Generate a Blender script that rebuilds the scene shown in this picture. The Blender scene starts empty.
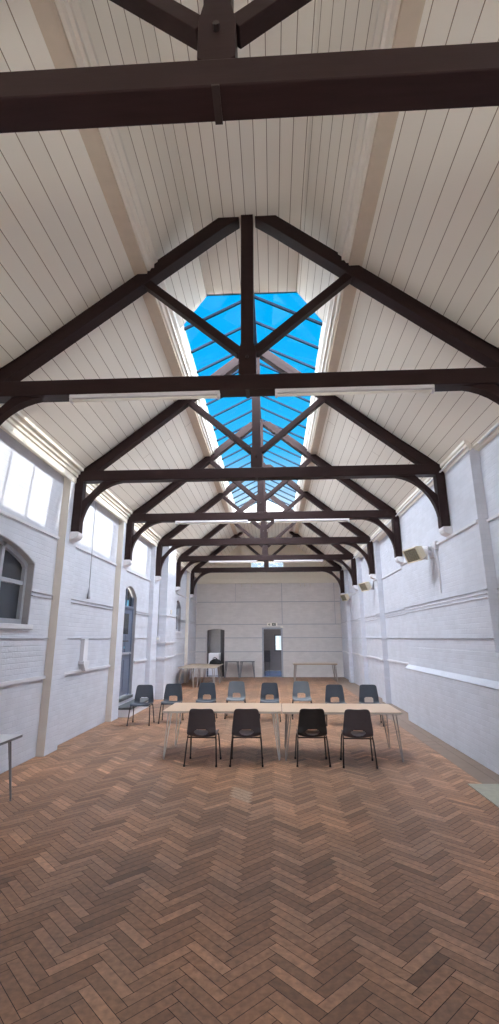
import bpy, math, random
from mathutils import Vector, Matrix
random.seed(7)
PI = math.pi
SC = bpy.context.scene
COL = SC.collection

# ------------------------------------------------------------------ helpers
class MB:
    """collects geometry, links it as ONE mesh object"""
    def __init__(s): s.v = []; s.f = []; s.mi = []; s.c = []
    def add(s, vs, fs, mi=0):
        o = len(s.v); s.v += [tuple(v) for v in vs]
        for f in fs: s.f.append([o + i for i in f]); s.mi.append(mi)
        return s
    def box(s, x0, x1, y0, y1, z0, z1, mi=0):
        vs = [(x, y, z) for z in (z0, z1) for y in (y0, y1) for x in (x0, x1)]
        return s.add(vs, [(0, 2, 3, 1), (4, 5, 7, 6), (0, 1, 5, 4), (2, 6, 7, 3), (0, 4, 6, 2), (1, 3, 7, 5)], mi)
    def prism(s, poly, fn, d0, d1, mi=0):
        """poly: 2D points, fn(a,b,d) -> 3D; extruded from d0 to d1"""
        n = len(poly)
        vs = [fn(a, b, d0) for a, b in poly] + [fn(a, b, d1) for a, b in poly]
        fs = [tuple(range(n))[::-1], tuple(range(n, 2 * n))]
        fs += [(i, (i + 1) % n, n + (i + 1) % n, n + i) for i in range(n)]
        return s.add(vs, fs, mi)
    def tube(s, pts, r, n=8, mi=0, r1=None):
        pts = [Vector(p) for p in pts]; m = len(pts); vs = []; fs = []
        for i, p in enumerate(pts):
            t = (pts[min(i + 1, m - 1)] - pts[max(i - 1, 0)]).normalized()
            a = Vector((0, 0, 1)) if abs(t.z) < .9 else Vector((1, 0, 0))
            u = t.cross(a).normalized(); w = t.cross(u)
            rr = r if r1 is None else r + (r1 - r) * i / (m - 1)
            for k in range(n):
                q = 2 * PI * k / n; vs.append(p + u * (rr * math.cos(q)) + w * (rr * math.sin(q)))
        for i in range(m - 1):
            for k in range(n):
                a = i * n + k; b = i * n + (k + 1) % n; fs.append((a, b, b + n, a + n))
        fs.append(tuple(range(n))[::-1]); fs.append(tuple(range((m - 1) * n, m * n)))
        return s.add(vs, fs, mi)
    def cyl(s, p0, p1, r, n=16, mi=0, r1=None): return s.tube([p0, p1], r, n, mi, r1)
    def build(s, name, mats, parent=None, bevel=0, smooth=False, loc=None, sub=0, solid=0):
        me = bpy.data.meshes.new(name); me.from_pydata(s.v, [], s.f)
        if not isinstance(mats, (list, tuple)): mats = [mats]
        for m in mats: me.materials.append(m)
        for p, i in zip(me.polygons, s.mi): p.material_index = i; p.use_smooth = smooth
        import bmesh
        bm = bmesh.new(); bm.from_mesh(me); bmesh.ops.recalc_face_normals(bm, faces=bm.faces); bm.to_mesh(me); bm.free()
        o = bpy.data.objects.new(name, me); COL.objects.link(o)
        if parent: o.parent = parent
        if loc: o.location = loc
        if solid:
            m = o.modifiers.new('solid', 'SOLIDIFY'); m.thickness = solid; m.offset = 0
        if bevel:
            m = o.modifiers.new('bevel', 'BEVEL'); m.width = bevel; m.segments = 2; m.limit_method = 'ANGLE'
        if sub:
            m = o.modifiers.new('sub', 'SUBSURF'); m.levels = sub; m.render_levels = sub
        return o

def tag(o, label=None, cat=None, group=None, kind=None):
    if label: o['label'] = label
    if cat: o['category'] = cat
    if group: o['group'] = group
    if kind: o['kind'] = kind
    return o
def struct(o, label=None, cat=None): return tag(o, label, cat, None, 'structure')
def thing(name, label, cat, loc=(0, 0, 0), rz=0, group=None):
    o = bpy.data.objects.new(name, None); COL.objects.link(o)
    o.location = loc; o.rotation_euler = (0, 0, rz); o.empty_display_size = .1
    return tag(o, label, cat, group)
def kids(o): return [c for c in bpy.data.objects if c.parent == o]
def dup(o, loc=None, rz=None, label=None, group=None, parent=None):
    c = o.copy(); COL.objects.link(c)
    if parent: c.parent = parent
    if loc is not None: c.location = loc
    if rz is not None: c.rotation_euler = (0, 0, rz)
    if label: c['label'] = label
    if group: c['group'] = group
    for k in kids(o): dup(k, parent=c)
    return c
def remat(root, frm, to):
    for o in [root] + list(kids(root)):
        if o.type == 'MESH' and o.data.materials and o.data.materials[0] == frm:
            o.data = o.data.copy(); o.data.materials[0] = to

# ------------------------------------------------------------------ materials
def new_mat(name):
    m = bpy.data.materials.new(name); m.use_nodes = True
    nt = m.node_tree; return m, nt, nt.nodes['Principled BSDF'], nt.links.new
def plain(name, col, rough=.5, metal=0, spec=.5, noise=.12, nscale=9, bump=0.0):
    m, nt, b, L = new_mat(name)
    b.inputs['Roughness'].default_value = rough; b.inputs['Metallic'].default_value = metal
    b.inputs['Specular IOR Level'].default_value = spec
    tc = nt.nodes.new('ShaderNodeTexCoord'); nz = nt.nodes.new('ShaderNodeTexNoise')
    nz.inputs['Scale'].default_value = nscale; nz.inputs['Detail'].default_value = 4
    L(tc.outputs['Object'], nz.inputs['Vector'])
    mx = nt.nodes.new('ShaderNodeMixRGB'); mx.inputs[1].default_value = (*[c * (1 - noise) for c in col], 1)
    mx.inputs[2].default_value = (*[min(1, c * (1 + noise)) for c in col], 1)
    L(nz.outputs['Fac'], mx.inputs[0]); L(mx.outputs[0], b.inputs['Base Color'])
    if bump:
        bp = nt.nodes.new('ShaderNodeBump'); bp.inputs['Strength'].default_value = bump; bp.inputs['Distance'].default_value = .01
        L(nz.outputs['Fac'], bp.inputs['Height']); L(bp.outputs[0], b.inputs['Normal'])
    return m
def math_node(nt, op, a, b=None):
    n = nt.nodes.new('ShaderNodeMath'); n.operation = op
    for i, x in enumerate((a, b)):
        if x is None: continue
        if isinstance(x, (int, float)): n.inputs[i].default_value = x
        else: nt.links.new(x, n.inputs[i])
    return n.outputs[0]
def brick_wall(name, col, mortar, bump=.5):
    m, nt, b, L = new_mat(name); b.inputs['Roughness'].default_value = .55
    b.inputs['Specular IOR Level'].default_value = .3
    g = nt.nodes.new('ShaderNodeNewGeometry'); sp = nt.nodes.new('ShaderNodeSeparateXYZ'); L(g.outputs['Position'], sp.inputs[0])
    s = math_node(nt, 'ADD', sp.outputs[0], sp.outputs[1])
    cb = nt.nodes.new('ShaderNodeCombineXYZ'); L(s, cb.inputs[0]); L(sp.outputs[2], cb.inputs[1])
    nz = nt.nodes.new('ShaderNodeTexNoise'); nz.inputs['Scale'].default_value = 3; nz.inputs['Detail'].default_value = 5; L(g.outputs['Position'], nz.inputs['Vector'])
    br = nt.nodes.new('ShaderNodeTexBrick'); L(cb.outputs[0], br.inputs['Vector'])
    br.inputs['Scale'].default_value = 1; br.inputs['Brick Width'].default_value = .23; br.inputs['Row Height'].default_value = .076
    br.inputs['Mortar Size'].default_value = .006; br.inputs['Mortar Smooth'].default_value = .6
    br.inputs['Color1'].default_value = (*col, 1); br.inputs['Color2'].default_value = (*[c * .93 for c in col], 1); br.inputs['Mortar'].default_value = (*mortar, 1)
    mx = nt.nodes.new('ShaderNodeMixRGB'); mx.blend_type = 'MULTIPLY'; mx.inputs[0].default_value = .18
    L(br.outputs['Color'], mx.inputs[1]); L(nz.outputs['Fac'], mx.inputs[2]); L(mx.outputs[0], b.inputs['Base Color'])
    n2 = nt.nodes.new('ShaderNodeTexNoise'); n2.inputs['Scale'].default_value = 30; L(g.outputs['Position'], n2.inputs['Vector'])
    h = math_node(nt, 'ADD', math_node(nt, 'MULTIPLY', br.outputs['Fac'], -1.0), math_node(nt, 'MULTIPLY', n2.outputs['Fac'], .7))
    bp = nt.nodes.new('ShaderNodeBump'); bp.inputs['Strength'].default_value = bump; bp.inputs['Distance'].default_value = .012
    L(h, bp.inputs['Height']); L(bp.outputs[0], b.inputs['Normal'])
    return m
def boards(name, col, fac, width, axis=0):
    """painted tongue and groove boards running along Y, lines every `width` of distance across"""
    m, nt, b, L = new_mat(name); b.inputs['Roughness'].default_value = .45; b.inputs['Specular IOR Level'].default_value = .35
    g = nt.nodes.new('ShaderNodeNewGeometry'); sp = nt.nodes.new('ShaderNodeSeparateXYZ'); L(g.outputs['Position'], sp.inputs[0])
    cb = nt.nodes.new('ShaderNodeCombineXYZ')
    if axis == 0:
        L(sp.outputs[1], cb.inputs[0]); L(math_node(nt, 'ADD', math_node(nt, 'MULTIPLY', sp.outputs[0], fac), 50), cb.inputs[1])
    else:
        L(sp.outputs[2], cb.inputs[0]); L(math_node(nt, 'ADD', sp.outputs[0], 50), cb.inputs[1])
    br = nt.nodes.new('ShaderNodeTexBrick'); L(cb.outputs[0], br.inputs['Vector'])
    br.offset = .37; br.offset_frequency = 3; br.squash = 1
    br.inputs['Scale'].default_value = 1; br.inputs['Brick Width'].default_value = 14.0; br.inputs['Row Height'].default_value = width
    br.inputs['Mortar Size'].default_value = .0045; br.inputs['Mortar Smooth'].default_value = .3
    br.inputs['Color1'].default_value = (*col, 1); br.inputs['Color2'].default_value = (*[c * .94 for c in col], 1)
    br.inputs['Mortar'].default_value = (.30, .24, .18, 1)
    L(br.outputs['Color'], b.inputs['Base Color'])
    bp = nt.nodes.new('ShaderNodeBump'); bp.inputs['Strength'].default_value = .4; bp.inputs['Distance'].default_value = .01; bp.invert = True
    L(br.outputs['Fac'], bp.inputs['Height']); L(bp.outputs[0], b.inputs['Normal'])
    return m
def timber(name, col):
    m, nt, b, L = new_mat(name); b.inputs['Roughness'].default_value = .45; b.inputs['Specular IOR Level'].default_value = .15
    tc = nt.nodes.new('ShaderNodeTexCoord'); mp = nt.nodes.new('ShaderNodeMapping'); mp.inputs['Scale'].default_value = (2, 18, 10)
    L(tc.outputs['Object'], mp.inputs[0])
    nz = nt.nodes.new('ShaderNodeTexNoise'); nz.inputs['Scale'].default_value = 1.5; nz.inputs['Detail'].default_value = 6; L(mp.outputs[0], nz.inputs['Vector'])
    mx = nt.nodes.new('ShaderNodeMixRGB'); mx.inputs[1].default_value = (*[c * .65 for c in col], 1); mx.inputs[2].default_value = (*[c * 1.35 for c in col], 1)
    L(nz.outputs['Fac'], mx.inputs[0]); L(mx.outputs[0], b.inputs['Base Color'])
    bp = nt.nodes.new('ShaderNodeBump'); bp.inputs['Strength'].default_value = .12; bp.inputs['Distance'].default_value = .01
    L(nz.outputs['Fac'], bp.inputs['Height']); L(bp.outputs[0], b.inputs['Normal'])
    return m
def wood_block():
    m, nt, b, L = new_mat('parquet'); 
    at = nt.nodes.new('ShaderNodeVertexColor'); at.layer_name = 'tone'
    g = nt.nodes.new('ShaderNodeNewGeometry')
    nz = nt.nodes.new('ShaderNodeTexNoise'); nz.inputs['Scale'].default_value = .55; nz.inputs['Detail'].default_value = 6; nz.inputs['Roughness'].default_value = .6
    L(g.outputs['Position'], nz.inputs['Vector'])
    n2 = nt.nodes.new('ShaderNodeTexNoise'); n2.inputs['Scale'].default_value = 26; n2.inputs['Detail'].default_value = 5; L(g.outputs['Position'], n2.inputs['Vector'])
    cr = nt.nodes.new('ShaderNodeValToRGB'); L(nz.outputs['Fac'], cr.inputs[0])
    cr.color_ramp.elements[0].position = .36; cr.color_ramp.elements[0].color = (.72, .74, .78, 1)
    cr.color_ramp.elements[1].position = .64; cr.color_ramp.elements[1].color = (1.15, 1.05, .95, 1)
    m1 = nt.nodes.new('ShaderNodeMixRGB'); m1.blend_type = 'MULTIPLY'; m1.inputs[0].default_value = 1
    L(at.outputs['Color'], m1.inputs[1]); L(cr.outputs[0], m1.inputs[2])
    cr2 = nt.nodes.new('ShaderNodeValToRGB'); L(n2.outputs['Fac'], cr2.inputs[0])
    cr2.color_ramp.elements[0].position = .3; cr2.color_ramp.elements[0].color = (.72, .72, .74, 1)
    cr2.color_ramp.elements[1].position = .75; cr2.color_ramp.elements[1].color = (1.25, 1.25, 1.28, 1)
    m2 = nt.nodes.new('ShaderNodeMixRGB'); m2.blend_type = 'MULTIPLY'; m2.inputs[0].default_value = 1
    L(m1.outputs[0], m2.inputs[1]); L(cr2.outputs[0], m2.inputs[2]); L(m2.outputs[0], b.inputs['Base Color'])
    rr = nt.nodes.new('ShaderNodeMapRange'); rr.inputs['To Min'].default_value = .34; rr.inputs['To Max'].default_value = .6
    L(n2.outputs['Fac'], rr.inputs['Value']); L(rr.outputs[0], b.inputs['Roughness'])
    b.inputs['Specular IOR Level'].default_value = .4
    bp = nt.nodes.new('ShaderNodeBump'); bp.inputs['Strength'].default_value = .15; bp.inputs['Distance'].default_value = .005
    L(n2.outputs['Fac'], bp.inputs['Height']); L(bp.outputs[0], b.inputs['Normal'])
    return m
def glass(name, tint=(.96, .98, 1), refl=.06):
    m = bpy.data.materials.new(name); m.use_nodes = True; nt = m.node_tree
    for n in list(nt.nodes): nt.nodes.remove(n)
    o = nt.nodes.new('ShaderNodeOutputMaterial'); t = nt.nodes.new('ShaderNodeBsdfTransparent'); g = nt.nodes.new('ShaderNodeBsdfGlossy')
    t.inputs[0].default_value = (*tint, 1); g.inputs['Roughness'].default_value = .03
    mx = nt.nodes.new('ShaderNodeMixShader'); mx.inputs[0].default_value = refl
    nt.links.new(t.outputs[0], mx.inputs[1]); nt.links.new(g.outputs[0], mx.inputs[2]); nt.links.new(mx.outputs[0], o.inputs[0])
    return m

M = {}
M['brick'] = brick_wall('white_painted_brick', (.715, .745, .83), (.665, .695, .785), .32)
M['plaster'] = plain('white_plaster', (.80, .80, .85), .5, noise=.04, nscale=3, bump=.05)
M['endwall'] = brick_wall('end_wall_paint', (.82, .79, .78), (.77, .74, .74), .2)
M['rail'] = plain('painted_rail', (.70, .71, .76), .5, noise=.05)
M['cond'] = plain('grey_conduit', (.42, .43, .48), .45, noise=.08)
M['slope'] = boards('cream_boards_slope', (.93, .90, .82), 1.293, .18)
M['upper'] = boards('cream_boards_upper', (.93, .90, .82), 1.78, .15)
M['flat'] = boards('cream_boards_flat', (.93, .90, .82), 1.0, .14)
M['gable'] = boards('cream_boards_gable', (.93, .90, .82), 1.0, .16, 1)
M['cream'] = plain('cream_paint', (.82, .78, .69), .75, noise=.05)
M['tan'] = plain('tan_paint', (.66, .57, .46), .5, noise=.08)
M['white'] = plain('white_gloss', (.90, .87, .80), .4, noise=.04)
M['timber'] = timber('dark_stained_timber', (.027, .0145, .0145))
M['floor'] = wood_block()
M['sub'] = plain('joint_dirt', (.035, .028, .025), .9)
M['border'] = plain('border_boards', (.22, .155, .115), .45, noise=.25, nscale=5)
M['glass'] = glass('clear_glass')
M['darkglass'] = plain('dark_window_glass', (.035, .042, .055), .08, noise=.3, nscale=2)
M['greypaint'] = plain('grey_window_paint', (.40, .42, .48), .45)
M['warmwhite'] = plain('warm_white_side', (.72, .67, .61), .55, noise=.08, nscale=4, bump=.05)
M['bar'] = plain('dark_glazing_bar', (.015, .03, .055), .9, spec=.05)
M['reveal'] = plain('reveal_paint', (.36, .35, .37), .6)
M['bluedoor'] = plain('blue_grey_paint', (.13, .16, .235), .4, noise=.1)
M['cyan'] = plain('blue_sticker', (.10, .45, .62), .4)
M['charcoal'] = plain('charcoal_plastic', (.058, .050, .060), .42, noise=.15)
M['blackplastic'] = plain('black_plastic', (.012, .010, .011), .40, noise=.15)
M['navy'] = plain('blue_grey_plastic', (.050, .062, .082), .42, noise=.15)
M['greyplastic'] = plain('mid_grey_plastic', (.15, .17, .19), .45, noise=.12)
M['steel'] = plain('dark_tube_steel', (.035, .025, .024), .35, metal=.3)
M['beech'] = plain('pale_beech_laminate', (.62, .45, .315), .35, noise=.06, nscale=4)
M['beech2'] = plain('worn_beech_laminate', (.46, .36, .27), .4, noise=.08, nscale=4)
M['greytop'] = plain('pale_grey_laminate', (.74, .75, .80), .3, noise=.04)
M['edge'] = plain('dark_edge_trim', (.16, .16, .18), .5)
M['palegedge'] = plain('pale_edge_trim', (.60, .55, .50), .5)
M['whiteleg'] = plain('white_enamel_rod', (.72, .70, .68), .35)
M['greyleg'] = plain('grey_enamel_rod', (.22, .22, .24), .35)
M['brownleg'] = plain('dull_enamel_rod', (.36, .32, .30), .4)
M['lamp'] = plain('lamp_housing', (.66, .64, .67), .4)
M['heatcream'] = plain('heater_cream', (.74, .66, .50), .4)
M['heatdark'] = plain('heater_grille', (.24, .21, .15), .4, metal=.3, noise=.6, nscale=60)
M['stone'] = plain('step_stone', (.10, .105, .115), .6)
M['mat'] = plain('pale_mat', (.43, .42, .35), .8, noise=.18, nscale=14)
M['black'] = plain('black_cloth', (.008, .008, .010), .8)
M['signdark'] = plain('sign_dark', (.03, .045, .045), .5)
M['darkdoor'] = plain('dark_panel', (.05, .045, .05), .4)
M['bluefloor'] = plain('blue_vinyl', (.08, .13, .27), .16)
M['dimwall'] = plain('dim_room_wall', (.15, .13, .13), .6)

# ------------------------------------------------------------------ room constants
TY = [1.72 + 3 * i for i in range(7)]          # truss planes
YE, YB = 22.3, -3.2                            # end wall, wall behind
XL, XR = -3.33, 3.36                           # recessed wall planes
TIE0, TIE1, TH = 4.385, 4.575, .175
RS = .815                                      # roof slope
def raf(x): return 6.12 + RS * (1.2 - abs(x)) # upper edge of a principal rafter
def slope_z(x): return raf(x) + .02

# ------------------------------------------------------------------ floor (herringbone)
mb = MB(); mb.box(XL - .3, XR + .3, YB, YE + .1, -.12, -.004)
floor = struct(mb.build('floor', M['sub']))
n_ = 5; W_ = .067
def herring():
    vs, fs, cols = [], [], []
    xa, xb = XL + .02, 2.72
    g = .0018; s2 = math.sqrt(.5)
    rnd = random.Random(3)
    for k in range(-200, 560):
        for m in range(-70, 70):
            ox, oy = (k + 2 * n_ * m) * W_, k * W_
            for (x0, x1, y0, y1, kind) in ((0, n_, 0, 1, 0), (n_, n_ + 1, 1 - n_, 1, 1)):
                X0, X1, Y0, Y1 = ox + x0 * W_ + g, ox + x1 * W_ - g, oy + y0 * W_ + g, oy + y1 * W_ - g
                cx, cy = (X0 + X1) / 2, (Y0 + Y1) / 2
                wx, wy = (cx - cy) * s2, (cx + cy) * s2
                if not (xa - .1 < wx < xb + .14 and YB - .1 < wy < YE + .1): continue
                q = []
                for a, b in ((X0, Y0), (X1, Y0), (X1, Y1), (X0, Y1)):
                    x, y = (a - b) * s2, (a + b) * s2
                    q.append((x, y, 0))
                o = len(vs); vs += q; fs.append((o, o + 1, o + 2, o + 3))
                t = rnd.random(); t = t * t * .75 + (.22 if kind else 0) + rnd.uniform(-.03, .1)
                d = (.27, .148, .086); l = (.52, .305, .185)
                c = [d[i] + (l[i] - d[i]) * t for i in range(3)]
                if rnd.random() < .05: c = [x * .72 for x in c]
                if rnd.random() < .03: c = [min(1, x * 1.35) for x in c]
                if abs(wx + .21) < .13 and abs(wy - 5.93) < .17: c = [.50, .36, .25]     # pale repair
                cols.append(c)
    me = bpy.data.meshes.new('parquet_blocks'); me.from_pydata(vs, [], fs); me.materials.append(M['floor'])
    ca = me.color_attributes.new('tone', 'FLOAT_COLOR', 'CORNER'); i = 0
    for p, c in zip(me.polygons, cols):
        for li in p.loop_indices: ca.data[li].color = (*c, 1)
    o = bpy.data.objects.new('parquet_blocks', me); COL.objects.link(o); o.parent = floor
herring()
mb = MB()
for i in range(9):
    y = YB + i * 3.0
    mb.box(2.725, 2.935, y, min(y + 2.995, YE), -.02, .002); mb.box(2.94, XR + .02, y, min(y + 2.995, YE), -.02, .002)
mb.build('floor_border', M['border'], floor)

# ------------------------------------------------------------------ walls with arched openings
def arch(y0, y1, zs, rise, n=10):
    return [(y0 + (y1 - y0) * i / n, zs + rise * (1 - (2 * i / n - 1) ** 2) ** .5 if False else zs + rise * (1 - (2 * i / n - 1) ** 2)) for i in range(n + 1)]
def side_wall(mb, x, y0, y1, z0, z1, openings, depth, fn=None):
    """openings: (ya, yb, sill, spring, rise); depth = signed reveal offset"""
    P = fn or (lambda y, z, d: (x + d, y, z))
    def quad(a, b, c, d_): mb.add([a, b, c, d_], [(0, 1, 2, 3)])
    y = y0
    for (a, b, s, sp, r) in sorted(openings):
        quad(P(y, z0, 0), P(a, z0, 0), P(a, z1, 0), P(y, z1, 0))
        if s > z0: quad(P(a, z0, 0), P(b, z0, 0), P(b, s, 0), P(a, s, 0))
        A = arch(a, b, sp, r)
        for (p, q), (p2, q2) in zip(A, A[1:]):
            quad(P(p, q, 0), P(p2, q2, 0), P(p2, z1, 0), P(p, z1, 0))
        ring = [(a, s)] + A + [(b, s)]
        for (p, q), (p2, q2) in zip(ring, ring[1:] + ring[:1]):
            quad(P(p, q, 0), P(p2, q2, 0), P(p2, q2, depth), P(p, q, depth))
        y = b
    quad(P(y, z0, 0), P(y1, z0, 0), P(y1, z1, 0), P(y, z1, 0))
ZT = 4.62
WIN = (4.72, 6.90, 1.90, 2.80, .24)
DOOR = (11.22, 12.42, .34, 2.72, .26)
WIN2 = (17.30, 18.55, 1.95, 2.85, .24)
mb = MB(); side_wall(mb, XL, YB, YE, 0, ZT, [WIN, DOOR, WIN2], -.30)
mb.box(XL - .34, XL - .31, YB, WIN[0], 0, ZT + .2); mb.box(XL - .34, XL - .31, WIN[1], DOOR[0], 0, ZT + .2)
mb.box(XL - .34, XL - .31, DOOR[1], WIN2[0], 0, ZT + .2); mb.box(XL - .34, XL - .31, WIN2[1], YE, 0, ZT + .2)
wl = struct(mb.build('wall_left', M['brick']))
PF = -3.20                                     # pilaster faces
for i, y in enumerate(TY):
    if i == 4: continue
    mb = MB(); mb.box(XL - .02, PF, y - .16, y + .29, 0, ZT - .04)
    mb.mi[2] = 1  # camera-facing side of each left pilaster is a warmer white
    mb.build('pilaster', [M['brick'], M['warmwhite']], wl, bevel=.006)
mb = MB(); mb.box(XL - .02, PF, TY[4] - .1, 14.35, 0, ZT - .04); mb.box(XL - .02, -2.95, 14.3, 15.4, 0, ZT + .1)
br = mb.build('chimney_breast', M['brick'], wl, bevel=.006)
mb = MB()
for z in (1.12, 1.55): mb.box(XL, -2.91, 14.26, 15.44, z, z + .05)
mb.box(XL, -2.93, 14.28, 15.42, 2.35, 2.38)
mb.build('ledge', M['rail'], br, bevel=.008)

# right wall: recessed plane, broad breast, thicker base
mb = MB()
mb.add([(XR, YB, 0), (XR, YE, 0), (XR, YE, ZT), (XR, YB, ZT)], [(0, 1, 2, 3)])
mb.box(XR + .01, XR + .3, YB, YE, 0, ZT + .2)
wr = struct(mb.build('wall_right', M['brick']))
BX, LX, B0, B1 = 3.215, 3.09, 6.72, 10.95
def rx(a, b, d): return (a, d, b)
mb = MB(); mb.prism([(XR + .02, 0), (LX, 0), (LX + .01, 1.06), (LX + .02, 1.07), (BX - .02, 1.13), (BX - .015, 1.50), (XR + .02, 1.50)], rx, YB, B1)
mb.build('base_thickening', M['brick'], wr, bevel=.006)
mb = MB(); mb.box(BX, XR + .02, B0, B1, 1.50, ZT + .02); mb.build('chimney_breast', M['brick'], wr, bevel=.008)
for i in (4, 5, 6):
    mb = MB(); mb.box(BX + .005, XR + .02, TY[i] - .16, TY[i] + .29, 0, ZT); mb.build('pilaster', M['brick'], wr, bevel=.006)

# corbels under every wall post
def corbel_mb(sx):
    mb = MB(); xw = (PF if sx < 0 else BX) ; t = -sx
    pr = [(0, 0), (.155, 0), (.155, -.06), (.13, -.10), (.09, -.125), (.03, -.14), (0, -.18)]
    mb.prism(pr, lambda a, b, d: (xw + sx * .01 + t * a, d, 3.47 + b), -.02, TH + .03)
    return mb
for sx, w in ((-1, wl), (1, wr)):
    c0 = None
    for y in TY:
        if c0 is None: c0 = corbel_mb(sx).build('corbel', M['plaster'], w, bevel=.012); c0.location = (0, y, 0)
        else: dup(c0, (0, y, 0), parent=w)

# string rails, conduits and one painted shadow strip along the side walls
def rails(w, sx, spans, z, h, pr, name, mat='rail'):
    mb = MB()
    for (x, a, b) in spans:
        x1 = x - sx * pr; mb.box(min(x + sx * .02, x1), max(x + sx * .02, x1), a, b, z, z + h)
    return mb.build(name, M[mat], w, bevel=.004)
segL = []; y = YB
for i, t in enumerate(TY):
    if i == 4: segL.append((XL, y, t - .1)); y = 15.4; continue
    segL.append((XL, y, t - .16)); y = t + .29
segL.append((XL, y, YE))
def cut(segs, o):
    out = []
    for (x, a, b) in segs:
        if b <= o[0] or a >= o[1]: out.append((x, a, b)); continue
        if a < o[0]: out.append((x, a, o[0]))
        if b > o[1]: out.append((x, o[1], b))
    return out
noW = cut(cut(cut(segL, WIN), DOOR), WIN2); noD = cut(segL, DOOR)
rails(wl, -1, segL, 3.30, .045, .03, 'string_course')
rails(wl, -1, noW, 2.31, .02, .02, 'conduit', 'cond'); rails(wl, -1, noW, 2.37, .018, .02, 'conduit', 'cond')
rails(wl, -1, noD, 1.10, .05, .035, 'dado_ledge')
full = [(PF, YB, DOOR[0] - .02), (PF, DOOR[1] + .02, 14.28)]
rails(wl, -1, noD, 1.695, .02, .02, 'conduit', 'cond')
segR = [(XR, YB, B0), (BX, B0, B1), (XR, B1, TY[4] - .16), (BX, TY[4] - .16, TY[4] + .29), (XR, TY[4] + .29, TY[5] - .16), (BX, TY[5] - .16, TY[5] + .29), (XR, TY[5] + .29, TY[6] - .16), (BX, TY[6] - .16, TY[6] + .29), (XR, TY[6] + .29, YE)]
rails(wr, 1, segR, 3.29, .045, .03, 'string_course')
for z, mt_ in ((2.225, 'rail'), (2.28, 'rail'), (2.335, 'cond')): rails(wr, 1, segR, z, .016, .016, 'conduit', mt_)
rails(wr, 1, [(LX + .01, YB, B1 + .01)], 1.045, .014, .008, 'conduit', 'cond'); rails(wr, 1, [(BX, B0, B1)], 1.675, .018, .02, 'conduit', 'cond'); rails(wr, 1, segR[2:], 1.675, .018, .02, 'conduit', 'cond')  # first strip is a painted shadow line below the sloped base, not conduit
rails(wr, 1, segR[2:], 1.08, .05, .03, 'dado_ledge')

# cornices: stepped wall plates
def cornice(sx, x, a, b, prof):
    mb = MB(); mb.prism(prof, lambda p, q, d: (x - sx * p, d, q), a, b)
    return mb
PL = [(0, 4.34), (.04, 4.34), (.05, 4.37), (.05, 4.44), (.075, 4.45), (.075, 4.50), (.11, 4.51), (.11, 4.56), (.16, 4.57), (.16, 4.64), (0, 4.75)]
PR = [(0, 4.40), (.035, 4.40), (.045, 4.43), (.075, 4.44), (.075, 4.49), (.095, 4.50), (.095, 4.55), (0, 4.62)]
mb = cornice(-1, PF - .03, YB, YE, PL); struct(mb.build('trim_1', M['cream']))
mb = cornice(1, XR - .02, YB, B0, PR); o = cornice(1, BX + .02, B0 - .06, YE, PR); mb.add(o.v, o.f); struct(mb.build('trim_2', M['white']))
mb = MB(); mb.tube([(3.13, 6.7, 4.42), (3.13, 14, 4.42), (3.13, 22, 4.42)], .014, 8); mb.tube([(3.27, YB, 4.42), (3.27, 6.5, 4.42)], .014, 8)
struct(mb.build('trim_3', M['rail'], smooth=True))

# end wall with two doorways; the unseen wall behind, windows added to light the room
D1 = (-2.82, -2.00, 0, 2.05, .06); D2 = (-.20, .60, 0, 2.09, .0)
GW = (-.78, .80, 4.93, 5.21, 0)
mb = MB(); fnE = lambda x, z, d: (x, YE + d, z)
side_wall(mb, 0, XL, XR, 0, 4.3, [D1, D2], .24, fnE)
we = struct(mb.build('wall_end', M['endwall']))
mb = MB(); side_wall(mb, 0, XL - .3, XR + .3, 4.3, 6.9, [GW], .3, fnE); mb.build('gable_boarding', M['cream'], we)
mb = MB(); mb.box(XL, XR, YE - .09, YE + .02, 4.18, 4.24); mb.box(XL, XR, YE - .06, YE + .02, 4.24, 4.42); mb.box(XL, XR, YE - .11, YE + .02, 4.42, 4.46)
mb.build('cornice', M['cream'], we)
for z in (1.08, 1.69, 2.29, 3.31):
    mb = MB()
    for a, b in ((XL, D1[0] - .01), (D1[1] + .01, D2[0] - .07), (D2[1] + .07, XR)) if z < 2.15 else ((XL, XR),): mb.box(a, b, YE - .014, YE + .01, z, z + .03)
    mb.build('wall_rail', M['cond'], we)
mb = MB(); mb.tube([(.67, YE - .015, 2.3), (.67, YE - .015, 4.18)], .014, 8); mb.tube([(-1.5, YE - .015, 3.33), (-1.5, YE - .015, 4.18)], .008, 6); mb.tube([(3.1, YE - .015, 2.3), (3.1, YE - .015, 4.18)], .01, 6)
mb.build('conduit', M['cond'], we)
for x in (-1.2, -.75, 1.55, 1.75, 2.0):
    mb = MB(); mb.tube([(x, YE - .0, 4.15), (x, YE - .05, 4.13), (x, YE - .06, 4.05), (x, YE - .03, 4.03)], .012, 6); mb.build('hook', M['tan'], we, smooth=True)
mb = MB(); mb.box(.58, .70, YE - .03, YE, 2.14, 2.22); mb.build('junction_box', M['white'], we, bevel=.005)
mb = MB()
mb.box(D2[0] - .07, D2[0], YE - .03, YE + .1, 0, D2[3] + .07); mb.box(D2[1], D2[1] + .07, YE - .03, YE + .1, 0, D2[3] + .07); mb.box(D2[0], D2[1], YE - .03, YE + .1, D2[3], D2[3] + .07)
struct(mb.build('door_2', M['greypaint'], bevel=.005))

WB = [(-2.2, -.6, .5, 2.6, .3), (.6, 2.2, .5, 2.6, .3)]
mb = MB(); side_wall(mb, 0, XL - .3, XR + .3, 0, 7.2, WB, -.3, lambda x, z, d: (x, YB + d, z))
struct(mb.build('wall_back', M['plaster']))

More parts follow.
